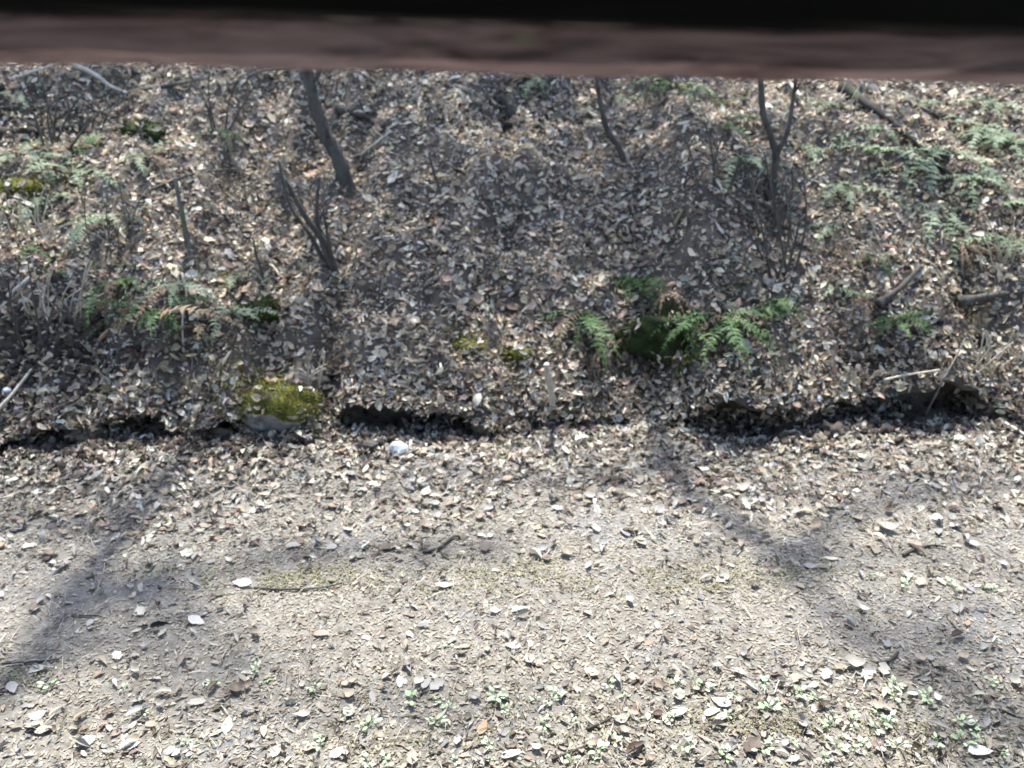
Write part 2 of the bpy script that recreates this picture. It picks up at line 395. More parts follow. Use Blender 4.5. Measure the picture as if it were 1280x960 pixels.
scatter('leaf_mulch', FRAGS, P, Nn, rng.uniform(.012, .04, n), tints(n, (3.5, 4, 1.5, 2.2, .8, 3.5, .8, .3, .2)), rng.uniform(.05, .4, n), rng.uniform(0, .008, n), M['litter'],
        'brown crumbled leaf mulch under the dead leaves of the slope')
# pale litter along the foot of the bank
P, Nn, d = sample(30000, -3.6, 3.6, -0.85, 0.14, lambda x, d: np.where(d > 0, .8, np.exp(-(d / .5) ** 2)) * (0.75 + 1.1 * fbm(x * 3, d * 3, 72, 3)))
n = len(P)
scatter('leaf_litter', LEAVES, P, Nn, rng.uniform(.028, .066, n), tints(n, W_BANK) * .84, rng.uniform(.08, .45, n), rng.uniform(0, .016, n), M['litter'],
        'pale dry leaves heaped along the foot of the bank', wide=rng.uniform(.45, 1.1, n))
# path crumbs and small leaves
P, Nn, d = sample(122000, -3.5, 3.5, -2.15, -0.05, lambda x, d: 1 - 0.75 * bare(x, d)); n = len(P)
scatter('leaf_crumbs', FRAGS, P, Nn, rng.uniform(.007, .025, n), (tints(n, W_CRUMB) * .5 + np.array([[.205, .19, .168]])) * np.array([.72, .71, .655]), rng.uniform(.03, .22, n), rng.uniform(0, .004, n), M['litter'],
        'fine crumbled leaf fragments strewn over the path')
P, Nn, d = sample(24000, -3.0, 3.0, -2.15, -0.2, lambda x, d: 0.25 + 0.75 * sstep(-1.15, -1.7, d) + 0.8 * fbm(x * 2.5, d * 2.5, 73, 3)); n = len(P)
scatter('small_leaf_litter', LEAVES, P, Nn, rng.uniform(.022, .045, n), tints(n, W_PATH) * .66, rng.uniform(.05, .3, n), rng.uniform(0, .006, n), M['litter'],
        'small pale leaves scattered over the path', wide=rng.uniform(.4, 1.0, n))
# straw
P, Nn, d = sample(15000, -3.4, 3.4, -2.15, 2.3, lambda x, d: .7 + 1.2 * fbm(x * 2, d * 2, 74, 2)); n = len(P)
scatter('dry_straw', STRAWS, P, Nn, rng.uniform(.02, .075, n), tints(n, (3, 3, 1.6, 2, 1, 2.5, .3, .6, .5)) * .85, rng.uniform(.05, .4, n), rng.uniform(0.002, .02, n), M['litter'],
        'thin dry grass straws and needles mixed into the litter', wide=rng.uniform(.8, 1.6, n))

# leaves and humus crumbs caught on the broken edge and inside the undercut
P_ = []; N_ = []
for i in range(5600):
    u = random.uniform(-150, 1430); v = np.interp(u, [q[0] for q in bank_px], [q[1] for q in bank_px]) + random.gauss(-16, 15)
    if vnoise(u / 45., v / 30., 91) < .40: continue
    h, nn = hit(u, v)
    if h is not None and h.y < 5: P_.append(h); N_.append(nn)
n = len(P_)
scatter('edge_litter', LEAVES, np.array(P_), np.array(N_), rng.uniform(.025, .07, n), tints(n, (2, 2, 1, 3, 3, 1.5, .6, .5, 4)), rng.uniform(.2, .9, n), rng.uniform(0, .02, n), M['litter'],
        'dark leaves and crumbs caught on the broken edge of the bank', wide=rng.uniform(.6, 1.2, n))
P_ = []; N_ = []
for i in range(1150):
    u = random.choice([random.gauss(90, 110), random.gauss(120, 90), random.gauss(250, 50), random.gauss(520, 60), random.gauss(1020, 120), random.gauss(1100, 90)])
    v = np.interp(u, [q[0] for q in bank_px], [q[1] for q in bank_px]) + random.gauss(4, 12)
    h, nn = hit(u, v)
    if h is not None and h.y < 5: P_.append(h); N_.append((0, 0, 1))
for (u, v, ru, rv, k) in ((45, 415, 45, 28, 170), (110, 440, 40, 25, 120), (1130, 445, 40, 20, 150), (875, 415, 50, 18, 170), (775, 440, 25, 18, 70), (650, 140, 30, 16, 60), (60, 140, 60, 20, 130), (25, 470, 30, 30, 90)):
    for i in range(k):
        h, nn = hit(random.gauss(u, ru), random.gauss(v, rv))
        if h is not None: P_.append(h); N_.append((0, 0, 1))
n = len(P_); CL = []
for k in range(5):
    bl = [(math.cos(a) * q, math.sin(a) * q, z) for z, q in ((-.3, .42), (.15, .5), (.45, .25)) for a in np.arange(6) * 1.047 + z]
    v = np.array(bl + [(0, 0, .55)]) * (1 + rng.uniform(-.42, .42, (19, 1))); f = []
    for j in range(2):
        for i in range(6): a, b_ = j * 6 + i, j * 6 + (i + 1) % 6; f += [(a, b_, b_ + 6), (a, b_ + 6, a + 6)]
    f += [(12 + i, 12 + (i + 1) % 6, 18) for i in range(6)]; CL.append((v, np.array(f)))
scatter('soil_crumbs', CL, np.array(P_), np.array(N_, float), np.clip(rng.lognormal(-3.9, .55, n), .008, .042), np.tile(np.array([[.045, .036, .029]]), (n, 1)) * rng.uniform(.5, 1.6, (n, 1)), rng.uniform(.1, .6, n), np.zeros(n) - .006, M['soil_crumb'],
        'dark crumbs of soil fallen from the undercut bank')

# ------------------------------------------------------------------ shelter the view is taken from: beam, board, roof, wall
def plank(name, u_line, y, depth, mat, label, cat, halfw=2.2, top=None):
    """a horizontal timber at distance y; u_line = lower edge height left/right, upper edge height left/right (pixel rows)."""
    b0, b1, t0, t1 = u_line
    zl0, zr0 = at_y(0, b0, y).z, at_y(1280, b1, y).z
    zl1, zr1 = (at_y(0, t0, y).z, at_y(1280, t1, y).z) if top is None else (top, top)
    xl, xr = at_y(0, b0, y).x, at_y(1280, b1, y).x
    nseg = 60; mb = MB(); ring = []
    for i in range(nseg + 1):
        x = -halfw + 2 * halfw * i / nseg; k = (x - xl) / (xr - xl)
        zb_, zt_ = zl0 + (zr0 - zl0) * k, zl1 + (zr1 - zl1) * k
        e = 0.012 if name == 'wooden_beam' else 0.004; j = lambda: random.uniform(-.0022, .0022)
        pr = [(y, zb_ + e), (y + e, zb_), (y + depth - e, zb_), (y + depth, zb_ + e), (y + depth, zt_ - e), (y + depth - e, zt_), (y + e, zt_), (y, zt_ - e)]
        for (yy, zz) in pr: mb.v.append((x, yy + j(), zz + j()))
    for i in range(nseg):
        for k in range(8):
            k2 = (k + 1) % 8; mb.f.append((i * 8 + k, i * 8 + k2, (i + 1) * 8 + k2, (i + 1) * 8 + k))
    mb.f += [tuple(range(8))[::-1], tuple(nseg * 8 + k for k in range(8))]
    return props(mb.build(name, mat, smooth=False), label, cat)
beam = plank('wooden_beam', (80, 109, 0, 30), 0.80, 0.07, M['beam'], 'dark reddish brown wooden beam across the top of the view', 'beam')
chip = MB(); q = at_y(655, 47, 0.791)
chip.add([(q.x - .012, q.y, q.z - .001), (q.x - .004, q.y - .004, q.z - .006), (q.x + .009, q.y - .003, q.z - .004), (q.x + .012, q.y, q.z + .001), (q.x + .003, q.y - .003, q.z + .004), (q.x - .006, q.y - .003, q.z + .003)], [(0, 1, 2, 3, 4, 5)])
o = chip.build('lichen_patch', M['straw'], beam); o['label'] = 'small pale lichen fleck on the beam'
for (u0, u1, v0, v1) in ((405, 470, 22, 24), (500, 575, 25, 27), (585, 640, 26, 27), (690, 800, 30, 31)):
    mb = MB(); a, b_ = at_y(u0, v0, .793), at_y(u1, v1, .793)
    mb.tube([a, a.lerp(b_, .35) + Vector((0, -.002, .001)), a.lerp(b_, .7), b_], [.0008, .0022, .0018, .0006], 5); mb.build('splinter', M['bark_pale'], beam)
board = plank('eave_board', (11, 43, 0, 0), 0.74, 0.03, M['black'], 'shadowed board above the wooden beam along the top edge, shade painted black', 'board', top=2.32)
mb = MB(); mb.box(-2.3, 2.3, -1.1, 1.5, 2.33, 2.40); props(mb.build('shelter_roof', M['board'], smooth=False), 'unseen dark weathered plank roof shading the beam', 'roof')  # unseen roof, carried forward to keep the sun off the beam
mb = MB(); mb.box(-2.3, 2.3, -1.10, -1.02, -0.3, 2.327); props(mb.build('shelter_wall', M['board'], smooth=False), 'unseen dark weathered plank wall behind the viewpoint, blocking light', 'wall')  # unseen wall, added to block light reaching the beam from behind

exec_parts = []
# ------------------------------------------------------------------ saplings, shrubs, sticks
def stem_line(base_px, pts_px, y_lean=0.0, extra=None):
    """stem from a ground point; later points at the base's depth plus a lean."""
    p0, n0 = hit(*base_px); L_ = [p0 - Vector((0, 0, .09))]
    for i, (u, v) in enumerate(pts_px):
        L_.append(at_y(u, v, p0.y + y_lean * (i + 1)))
    if extra:
        for e in extra: L_.append(L_[-1] + Vector(e))
    return L_
def taper(pts, r0, r1, n=5):
    ln = smooth_line(pts, n); k = len(ln)
    rd = [r0 + (r1 - r0) * (i / (k - 1)) ** .85 for i in range(k)]
    if r0 > .014: rd[0] *= 1.9; rd[1] *= 1.7; rd[2] *= 1.45; rd[3] *= 1.2
    return ln, rd
def add_stem(parent, name, pts, r0, r1, mat, sides=9, rough=.16, n=7):
    mb = MB(); ln, rd = taper(pts, r0, r1, n); mb.tube(ln, rd, sides, rough)
    return mb.build(name, mat, parent)
def twiglets(parent, pts, count, length, mat, r=.003):
    for i in range(count):
        k = random.uniform(.35, .95); ln = smooth_line(pts, 6); p = Vector(ln[int(k * (len(ln) - 1))])
        dr = Vector((random.uniform(-1, 1), random.uniform(-.6, .6), random.uniform(.1, 1))).normalized() * length * random.uniform(.5, 1.1)
        add_stem(parent, 'twig', [p, p + dr * .5 + Vector((0, 0, .02)), p + dr], r, r * .4, mat, 5)

def shrub(label, cat, stems, mat, tw=0, twl=.2, name='sapling', group=None):
    t = thing(name, (0, 0, 0), label, cat, group)
    for i, (pts, r0, r1) in enumerate(stems):
        add_stem(t, 'stem' if i == 0 else 'branch', pts, r0, r1, mat)
        if tw: twiglets(t, pts, tw, twl, mat)
    base = Vector(stems[0][0][0]); t.location = base          # the empty stands at the base
    for c in t.children: c.matrix_parent_inverse = Matrix.Translation(-base)
    return t
s0 = stem_line((437, 232), [(425, 205), (408, 170), (392, 125), (384, 88)], 0.01, [(-.04, .05, .3), (.02, .1, .35)])
shrub('thick grey leaning sapling trunk rising behind the beam, left of centre', 'sapling',
      [(s0, .042, .020), ([s0[4], at_y(398, 92, s0[4].y), s0[4] + Vector((.25, .1, .5))], .018, .006)], M['bark_dark'], 2, .3)
s0 = stem_line((786, 203), [(776, 190), (758, 160), (749, 120), (746, 96)], 0.01, [(-.02, .05, .35), (.05, .05, .4)])
shrub('thin dark curved sapling stem under the beam, right of centre', 'sapling', [(s0, .017, .008)], M['bark_dark'], 2, .2)
s0 = stem_line((963, 252), [(966, 225), (970, 195), (960, 160), (952, 125)], 0.01, [(-.04, .05, .4), (.05, .1, .4)])
b0 = [Vector(s0[2]), at_y(984, 165, s0[2].y), at_y(992, 120, s0[2].y + .05), at_y(1000, 60, s0[2].y + .1)]
b1 = stem_line((985, 275), [(960, 258), (915, 250), (858, 252)], -.01)
shrub('dark Y-forked sapling with low sideways twigs before the bright right slope', 'sapling', [(s0, .023, .010), (b0, .014, .006), (b1, .018, .006)], M['bark_dark'], 5, .22)
g = stem_line((424, 342), [(405, 305), (380, 268), (357, 225)], -.015)
g2 = stem_line((421, 342), [(402, 300), (396, 262), (399, 222)], .015)
g3 = stem_line((418, 340), [(390, 298), (362, 255), (348, 200)], .03)
g4 = stem_line((426, 343), [(412, 310), (408, 285), (404, 262)], -.03)
shrub('slender multi-stemmed bare shrub fanning up left of centre', 'shrub', [(g, .021, .007), (g2, .017, .006), (g3, .014, .005), (g4, .011, .004)], M['bark_dark'], 4, .16, name='shrub')
def tangle(label, base_px, tops, r0=.009, mat=None, name='shrub', spread=14, tw=4, cat='shrub'):
    stems = []
    for (u, v) in tops:
        b_ = (base_px[0] + random.uniform(-spread, spread), base_px[1] + random.uniform(-4, 4)); m_ = ((b_[0] * .45 + u * .55) + random.uniform(-10, 10), b_[1] * .5 + v * .5)
        stems.append((stem_line(b_, [m_, (u, v)], random.uniform(-.02, .03)), r0 * random.uniform(.7, 1.1), .0025))
    return shrub(label, cat, stems, mat or M['bark_dark'], tw, .14, name=name)
tangle('tangled dark bare brush below the foot of the Y-forked sapling', (978, 345), [(935, 215), (955, 190), (985, 240), (1000, 270), (1005, 225), (925, 275)])
tangle('thin dark brush in the shade at far upper left', (70, 185), [(20, 95), (50, 100), (80, 92), (110, 110), (60, 130), (140, 130), (10, 140)])
tangle('thin bare brush under the beam left of the thick sapling', (270, 165), [(235, 92), (262, 88), (300, 95), (320, 105)], .007)
tangle('low bare brush at the left edge beside the dark clods', (40, 440), [(10, 345), (35, 330), (75, 360), (95, 385)], .007)
tangle('thin bare brush left of the Y-forked sapling', (890, 245), [(855, 170), (880, 150), (905, 165), (925, 190), (840, 205)], .007)
def weed(label, base_px, n, w, h, mt='straw'):
    tops = [(base_px[0] + random.uniform(-w, w), base_px[1] - random.uniform(.3, 1) * h) for i in range(n)]
    tangle(label, base_px, tops, .0035, M[mt], 'dry_weed', w * .6, 0, 'dry weed')
weed('pale dry grass stems standing on the left slope above the dark clods', (75, 400), 16, 60, 75)
weed('pale dry stems among ferns at the left edge', (50, 300), 12, 55, 70)
weed('dry brown stems in the shade at far upper left', (120, 160), 12, 80, 70, 'bark_dark')
weed('thin pale stalks behind the yellow green mossy stone', (385, 480), 7, 25, 50)
weed('dry stalks on the bright slope left of the dead fern clump', (1110, 335), 12, 60, 70)
weed('pale dry stems on the bright slope at the right edge', (1245, 330), 10, 40, 60)
weed('tan dry grass stems over the right end of the undercut', (1225, 470), 12, 45, 60)
weed('dark thin stems around the foot of the Y-forked sapling', (960, 300), 14, 60, 110, 'bark_dark')
weed('pale broken stems below the beam near the pale stick', (1040, 140), 8, 50, 40)
weed('thin grey stems between multi-stemmed shrub and thick sapling', (330, 260), 9, 50, 80, 'bark')
weed('dark thin stems on the slope left of the pale upright twig', (150, 320), 12, 60, 100, 'bark')
def stick(label, pts, r0, r1, mat, name='stick', cat='stick', group=None):
    return props(add_stem(None, name, pts, r0, r1, mat, 7, .15), label, cat, group)
stick('thin pale upright twig among leaves left of the multi-stemmed shrub', stem_line((236, 318), [(231, 285), (224, 250), (219, 222)], .01), .015, .008, M['bark'], 'twig', 'twig')
stick('tiny dark bent seedling stem in the middle of the slope', stem_line((557, 247), [(548, 232), (541, 212), (536, 190)], .01), .009, .004, M['bark_dark'], 'seedling', 'seedling')
stick('short dark seedling stem left of the shrub, above the green moss', stem_line((333, 362), [(327, 340), (320, 318), (317, 300)], .01), .008, .004, M['bark_dark'], 'seedling', 'seedling')
stick('pale straight dry stalk standing upright above the middle of the bank', stem_line((692, 506), [(689, 490), (685, 472), (683, 455)], -.03), .015, .012, M['bark_pale'], 'dry_stalk', 'stalk')
def lying(pxs, lift=.02):
    return [hit(u, v)[0] + hit(u, v)[1] * (lift if not hasattr(lift, '__len__') else lift[i]) for i, (u, v) in enumerate(pxs)]
lay = [
 ('dark rotten branch running down through the ferns at upper right', [(1055, 112), (1095, 140), (1140, 178), (1190, 222)], .024, .014, 'rotten', .012),
 ('dark fallen branch half buried at right below the beam', [(1130, 130), (1175, 150), (1215, 190)], .014, .007, 'rotten', .01),
 ('dark mouldering branch lying across the shade at far upper left', [(0, 170), (50, 165), (95, 160)], .024, .016, 'rotten', .01),
 ('dark twig lying across the slope above the green fern patch at left', [(190, 240), (240, 222), (300, 214)], .007, .004, 'bark_dark', .02),
 ('bleached broken branch lying below the beam at upper left', [(92, 86), (118, 100), (135, 112), (165, 124)], .014, .007, 'bark_pale', .04),
 ('thin pale twig slanting beside the bleached branch at far upper left', [(20, 104), (45, 92), (66, 84)], .008, .004, 'bark_pale', .03),
 ('dark rotten branch lying right of the thick sapling', [(425, 140), (448, 146), (470, 156), (482, 160)], .020, .012, 'bark_dark', .02),
 ('pale thin twig right of the thick sapling foot', [(455, 196), (472, 184), (492, 168)], .008, .005, 'bark_pale', .025),
 ('pale straight stick poking out under the beam at right', [(984, 104), (993, 118), (1003, 134)], .012, .008, 'bark_pale', .06),
 ('dark stick slanting down left of the dead fern clump', [(1100, 384), (1122, 362), (1150, 338)], .016, .009, 'bark_dark', .03),
 ('dark fallen branch below the dead fern clump at right edge', [(1195, 380), (1235, 372), (1290, 366)], .017, .012, 'bark_dark', .03),
 ('pale hanging root trailing down below the left fern', [(222, 345), (231, 370), (227, 400), (230, 432)], .006, .003, 'bark_pale', .025),
 ('pale grey twig at left edge beside the dark hollow', [(17, 374), (30, 362), (44, 352)], .009, .006, 'bark_pale', .03),
 ('long pale twig leaning at lower left edge of the bank', [(0, 515), (22, 494), (48, 464)], .008, .005, 'bark_pale', .03),
 ('thin forked pale root among dark clods at left', [(56, 360), (60, 385), (70, 420)], .007, .003, 'bark_pale', .03),
 ('dry greenish reed leaning over the bank at right', [(1156, 520), (1172, 480), (1184, 452), (1196, 428)], .005, .003, 'bark', (.0, .04, .05, .05)),
 ('dry reed lying level over the dark undercut at right', [(1098, 480), (1130, 474), (1168, 468)], .006, .004, 'straw', .04),
 ('thin dark twig lying on the path right of the large white leaf', [(318, 737), (352, 739), (400, 737), (428, 731)], .0045, .0025, 'bark_dark', .008),
 ('long bent dark twig on the path below centre left', [(528, 692), (548, 688), (566, 674), (576, 672)], .007, .003, 'bark_dark', .008),
 ('forked dark twig lying on the path at right', [(1128, 696), (1145, 688), (1165, 684), (1182, 686)], .006, .003, 'bark_dark', .008),
 ('bluish grey twig at left edge of the path', [(8, 831), (40, 829), (75, 826)], .006, .003, 'bark', .008),
 ('thin twig lying on the grey bare patch of the path', [(90, 772), (118, 771), (128, 773)], .003, .002, 'bark_dark', .006),
 ('dark hooked twig on the path above the pale leaf cluster at right', [(1096, 832), (1112, 828), (1122, 818)], .006, .004, 'bark_dark', .01),
 ('thin brown twig near the bottom centre of the path', [(733, 914), (755, 904), (772, 894)], .005, .003, 'bark_dark', .008),
 ('brown twig at bottom right of centre beside the sprouts', [(690, 952), (710, 944), (735, 934)], .005, .003, 'bark_dark', .008),
 ('pale dry stem beside the brown tuft at far right', [(1250, 530), (1266, 540), (1285, 552)], .008, .005, 'bark_pale', .02),
 ('thin pale straw on the slope above the undercut centre left', [(494, 466), (500, 458), (508, 450)], .005, .003, 'straw', .02),
 ('short pale stalk standing left of the undercut centre', [(457, 435), (457, 424), (456, 416)], .004, .003, 'straw', (.01, .03, .05)),
 ('grey branch lying in the shade at upper left', [(180, 118), (215, 110), (262, 104)], .012, .007, 'bark', .03),
 ('thin branch crossing under the beam left of the thick sapling', [(290, 112), (330, 97), (378, 88)], .009, .004, 'bark', .04),
]
for lab, px, r0, r1, mt, lf in lay: stick(lab, lying(px, lf), r0, r1, M[mt])

# ------------------------------------------------------------------ ferns
def frond(parent, base, direction, length, mat, droop=.5, wid=.2, n=17, dead=False):
    d = Vector(direction).normalized(); side = d.cross(Vector((0, 0, 1)))
    if side.length < .1: side = Vector((1, 0, 0))
    side.normalize(); mb = MB(); pts = []
    for i in range(n + 1):
        t = i / n
        pts.append(Vector(base) + d * length * t + Vector((0, 0, -droop * length * t * t)) + side * (.05 * length * math.sin(t * 3)))
    mb.tube(pts, [.0028 * (1 - .7 * i / n) for i in range(n + 1)], 3, cap=False)
    for i in range(2, n + 1):
        t = i / n; w = wid * length * math.sin(math.pi * min(1, (t * .82 + .18))) ** .8 * random.uniform(.8, 1.1)
        tg = (pts[i] - pts[i - 1]).normalized(); up = side.cross(tg).normalized()
        if up.z < 0: up = -up
        for s in (-1, 1):
            if random.random() < (.25 if dead else .22): continue
            a = random.uniform(.05, .6); dn = random.uniform(-.25, .5) if not dead else random.uniform(.1, 1.0)
            dirn = (side * s + tg * a - up * dn).normalized(); hw = length / n * random.uniform(.3, .45); w *= random.uniform(.7, 1.1)
            p = pts[i]; m1 = p + dirn * w * .45 + up * .006; tip = p + dirn * w
            mb.add([p - tg * hw * .6, p + tg * hw * .6, m1 + tg * hw, m1 - tg * hw, tip + tg * hw * .4], [(0, 1, 2, 3), (3, 2, 4)])
    return mb.build('frond', mat, parent, smooth=False)
def fern(px, label, nf, length, mat, spread=(0, 360), up=.5, droop=.6, wid=.2, name='fern', cat='fern', dead=False, lift=0.0, jit=.04):
    p, nn = hit(*px); p = p + Vector((0, 0, lift)); t = thing(name, p, label, cat)
    for k in range(nf):
        a = R(spread[0] + (spread[1] - spread[0]) * (k + random.uniform(-.3, .3) + .5) / nf)
        dv = Vector((math.cos(a), math.sin(a), up + random.uniform(-.15, .25)))
        frond(t, Vector((random.uniform(-jit, jit), random.uniform(-jit, jit), 0)), dv, length * random.uniform(.45, 1.2), mat if random.random() > .14 else M['fern_dead'], droop * random.uniform(.6, 1.5), wid, dead=dead)
    return t
FS = [
 ((800, 352), 'dark green fern above the mossy hollow, right of centre', 12, .32, 'fern', (150, 390)),
 ((735, 392), 'small green fern left of the dark mossy hollow', 9, .32, 'fern', (120, 300)),
 ((905, 395), 'green fern drooping over the right end of the mossy hollow', 10, .34, 'fern', (180, 380)),
 ((960, 378), 'small fern with one long frond right of the mossy hollow', 4, .25, 'fern', (250, 380)),
 ((845, 108), 'bright green fern under the beam right of the curved sapling', 9, .34, 'fern', (120, 420)),
 ((670, 100), 'small bluish green fern under the middle of the beam', 5, .24, 'fern_sunlit', (100, 400)),
 ((925, 200), 'pale hazy green fern left of the Y-forked sapling', 8, .28, 'fern_sunlit', (0, 360)),
 ((1010, 185), 'pale sunlit fern right of the Y-forked sapling', 8, .30, 'fern_sunlit', (0, 360)),
 ((1085, 190), 'broad sunlit fern in the middle of the upper right slope', 7, .36, 'fern_sunlit', (0, 360)),
 ((1180, 190), 'sunlit pale green fern at upper right', 6, .36, 'fern_sunlit', (0, 360)),
 ((1262, 180), 'green fern at the right edge below the beam', 8, .34, 'fern_sunlit', (0, 360)),
 ((1250, 255), 'green fern at right edge above the dead clump', 8, .28, 'fern_sunlit', (0, 360)),
 ((1180, 262), 'thin striped fern on bright leaves at right', 6, .26, 'fern_sunlit', (180, 400)),
 ((1092, 318), 'small yellow green fern left of the dead fern clump', 5, .18, 'fern', (0, 360)),
 ((1115, 400), 'sparse green fern on the slope below the slanting dark stick', 7, .22, 'fern', (180, 400)),
 ((155, 350), 'long green drooping fern on the left slope', 8, .30, 'fern', (220, 400)),
 ((215, 355), 'dull green fern beside the hanging root at left', 7, .24, 'fern_sunlit', (180, 380)),
 ((245, 405), 'small dull fern low on the left slope', 5, .16, 'fern_sunlit', (180, 380)),
 ((180, 195), 'pale bluish sunlit fern at upper left', 8, .26, 'fern_sunlit', (0, 360)),
 ((35, 195), 'green fern at upper left edge', 8, .28, 'fern_sunlit', (0, 360)),
 ((70, 250), 'pale fern sprawling over the left slope', 8, .28, 'fern_sunlit', (0, 360)),
 ((28, 310), 'yellow green fern at left edge below the sprawling fern', 6, .22, 'fern', (0, 360)),
 ((265, 165), 'little dark fern left of the thick sapling', 6, .18, 'fern', (0, 360)),
 ((1110, 160), 'pale green fern high on the bright upper right slope', 5, .34, 'fern_sunlit', (0, 360)),
 ((1060, 235), 'pale sunlit fern spreading below the broad sunlit fern', 8, .28, 'fern_sunlit', (160, 420)),
 ((1215, 225), 'pale fern between the right edge ferns', 8, .32, 'fern_sunlit', (0, 360)),
 ((1130, 215), 'yellowish green fern in the thick of the right fern bank', 5, .26, 'fern_sunlit', (0, 360)),
 ((900, 130), 'dull green fern hanging under the beam left of the forked sapling', 7, .3, 'fern', (100, 400)),
 ((870, 405), 'dark fern hanging over the face of the mossy mound', 9, .28, 'fern', (200, 350)),
 ((290, 385), 'low green fern lying by the green moss cushion at left', 6, .2, 'fern_sunlit', (150, 390)),
 ((110, 215), 'washed out pale fern on the bright patch at left', 8, .28, 'fern_sunlit', (0, 360)),
 ((1035, 130), 'small washed out fern close under the beam beside the pale stick', 5, .24, 'fern_sunlit', (0, 360)),
 ((1150, 130), 'small pale fern below the beam above the bright fern bank', 6, .22, 'fern_sunlit', (0, 360)),
 ((1240, 130), 'pale fern in the upper right corner below the beam', 6, .24, 'fern_sunlit', (0, 360)),
 ((1040, 285), 'small pale fern low on the bright slope', 5, .2, 'fern_sunlit', (0, 360)),
 ((1265, 300), 'half hidden pale fern at right edge beside the dead fern', 6, .22, 'fern_sunlit', (90, 300)),
 ((140, 270), 'loose pale green fern in the middle of the left slope', 7, .24, 'fern_sunlit', (0, 360)),
 ((10, 260), 'ragged green fern at the left frame edge', 7, .25, 'fern', (0, 360)),
 ((60, 340), 'small yellowish fern above the left edge brush', 5, .18, 'fern', (0, 360)),
 ((200, 390), 'ragged green fern in the middle of the left fern patch', 8, .3, 'fern', (180, 400)),
 ((290, 345), 'dull green fern trailing right of the tiny bright moss cushion', 6, .24, 'fern_sunlit', (150, 390)),
 ((95, 185), 'tall green fern beside the upper left brush', 8, .3, 'fern', (0, 360)),
 ((790, 125), 'green fern right under the beam beside the curved sapling', 8, .3, 'fern_sunlit', (100, 420)),
 ((905, 155), 'drooping green fern below the right part of the beam', 7, .28, 'fern', (160, 400)),
 ((1075, 370), 'thin fern on the slope left of the slanting dark stick', 6, .26, 'fern_sunlit', (0, 360)),
 ((1225, 160), 'large washed out fern below the beam at right', 9, .32, 'fern_sunlit', (0, 360)),
 ((15, 120), 'light green fern at far upper left under the beam', 6, .24, 'fern_sunlit', (0, 360)),
]
for px, lab, nf, ln, mt, sp_ in FS: fern(px, lab, int(nf * 1.55), ln * random.uniform(.85, 1.25), M[mt], sp_, random.uniform(.25, .6), random.uniform(.45, .8), random.uniform(.14, .2))
fern((1195, 322), 'brown dead fern clump with radiating drooping fronds at right', 15, .30, M['fern_dead'], (150, 410), .55, 1.0, .07, 'dead_fern', 'dead fern', True, .05, .015)
fern((775, 425), 'brown dead fronds hanging below the mossy hollow', 6, .24, M['fern_dead'], (190, 300), .2, .7, .08, 'dead_fern', 'dead fern', True, .03)
fern((750, 445), 'brown drooping dead fronds at the left end of the mossy mound', 8, .22, M['fern_dead'], (180, 300), .3, .9, .09, 'dead_fern', 'dead fern', True, .04)
fern((835, 385), 'brown dead fronds lying across the top of the mossy mound', 9, .25, M['fern_dead'], (160, 380), .35, .8, .08, 'dead_fern', 'dead fern', True, .08)
fern((1190, 455), 'dry tan grass tuft bending over the bank at right', 9, .18, M['fern_dead'], (160, 330), .6, .8, .03, 'grass_tuft', 'grass tuft', True, .02, .03)

# ------------------------------------------------------------------ stones, moss, clods
def lump(name, p, r, mat, seed, parent=None, rough=.25, sub=4, sharp=False):
    import bmesh
    bm = bmesh.new(); bmesh.ops.create_icosphere(bm, subdivisions=sub, radius=1)
    for v in bm.verts:
        c = np.array(v.co)
        k = 1 + rough * (2 * fbm(c[0] * 1.6 + seed * 3.1, c[1] * 1.6 + c[2] * 1.1, seed, 4)) + rough * .7 * fbm(c[0] * 5 + c[2] * 4, c[1] * 5 - c[2] * 3, seed + 5, 3)
        v.co = Vector((c[0] * r[0], c[1] * r[1], c[2] * r[2])) * float(k)
    me = bpy.data.meshes.new(name); bm.to_mesh(me); bm.free(); me.materials.append(mat)
    if not sharp: me.polygons.foreach_set('use_smooth', [True] * len(me.polygons))
    o = bpy.data.objects.new(name, me); C.objects.link(o); o.location = p; o.parent = parent
    return o
def tufts(parent, src, count, h, mat, cols, up_only=True):
    """a fur of tiny moss blades on a lump."""
    vs = [(v.co.copy(), v.normal.copy()) for v in src.data.vertices if v.normal.z > -.1]
    P_ = []; N_ = []
    for i in range(count):
        c, nn = random.choice(vs); P_.append(c + Vector((random.gauss(0, .008), random.gauss(0, .008), 0))); N_.append(nn)
    P_ = np.array(P_) + np.array(src.location); N_ = np.array(N_)
    cc = np.array(cols)[rng.integers(0, len(cols), count)] * rng.uniform(.6, 1.3, (count, 1))
    blade = [(np.array([(-.16, 0, 0), (.16, 0, 0), (.05, .1, 1), (-.05, -.1, .8)]), np.array([(0, 1, 2), (0, 2, 3)]))]
    o = scatter('moss_tuft', blade, P_, N_, rng.uniform(h * .5, h * 1.2, count), cc, rng.uniform(.1, .6, count), np.zeros(count), mat, None, parent=parent)
    return o
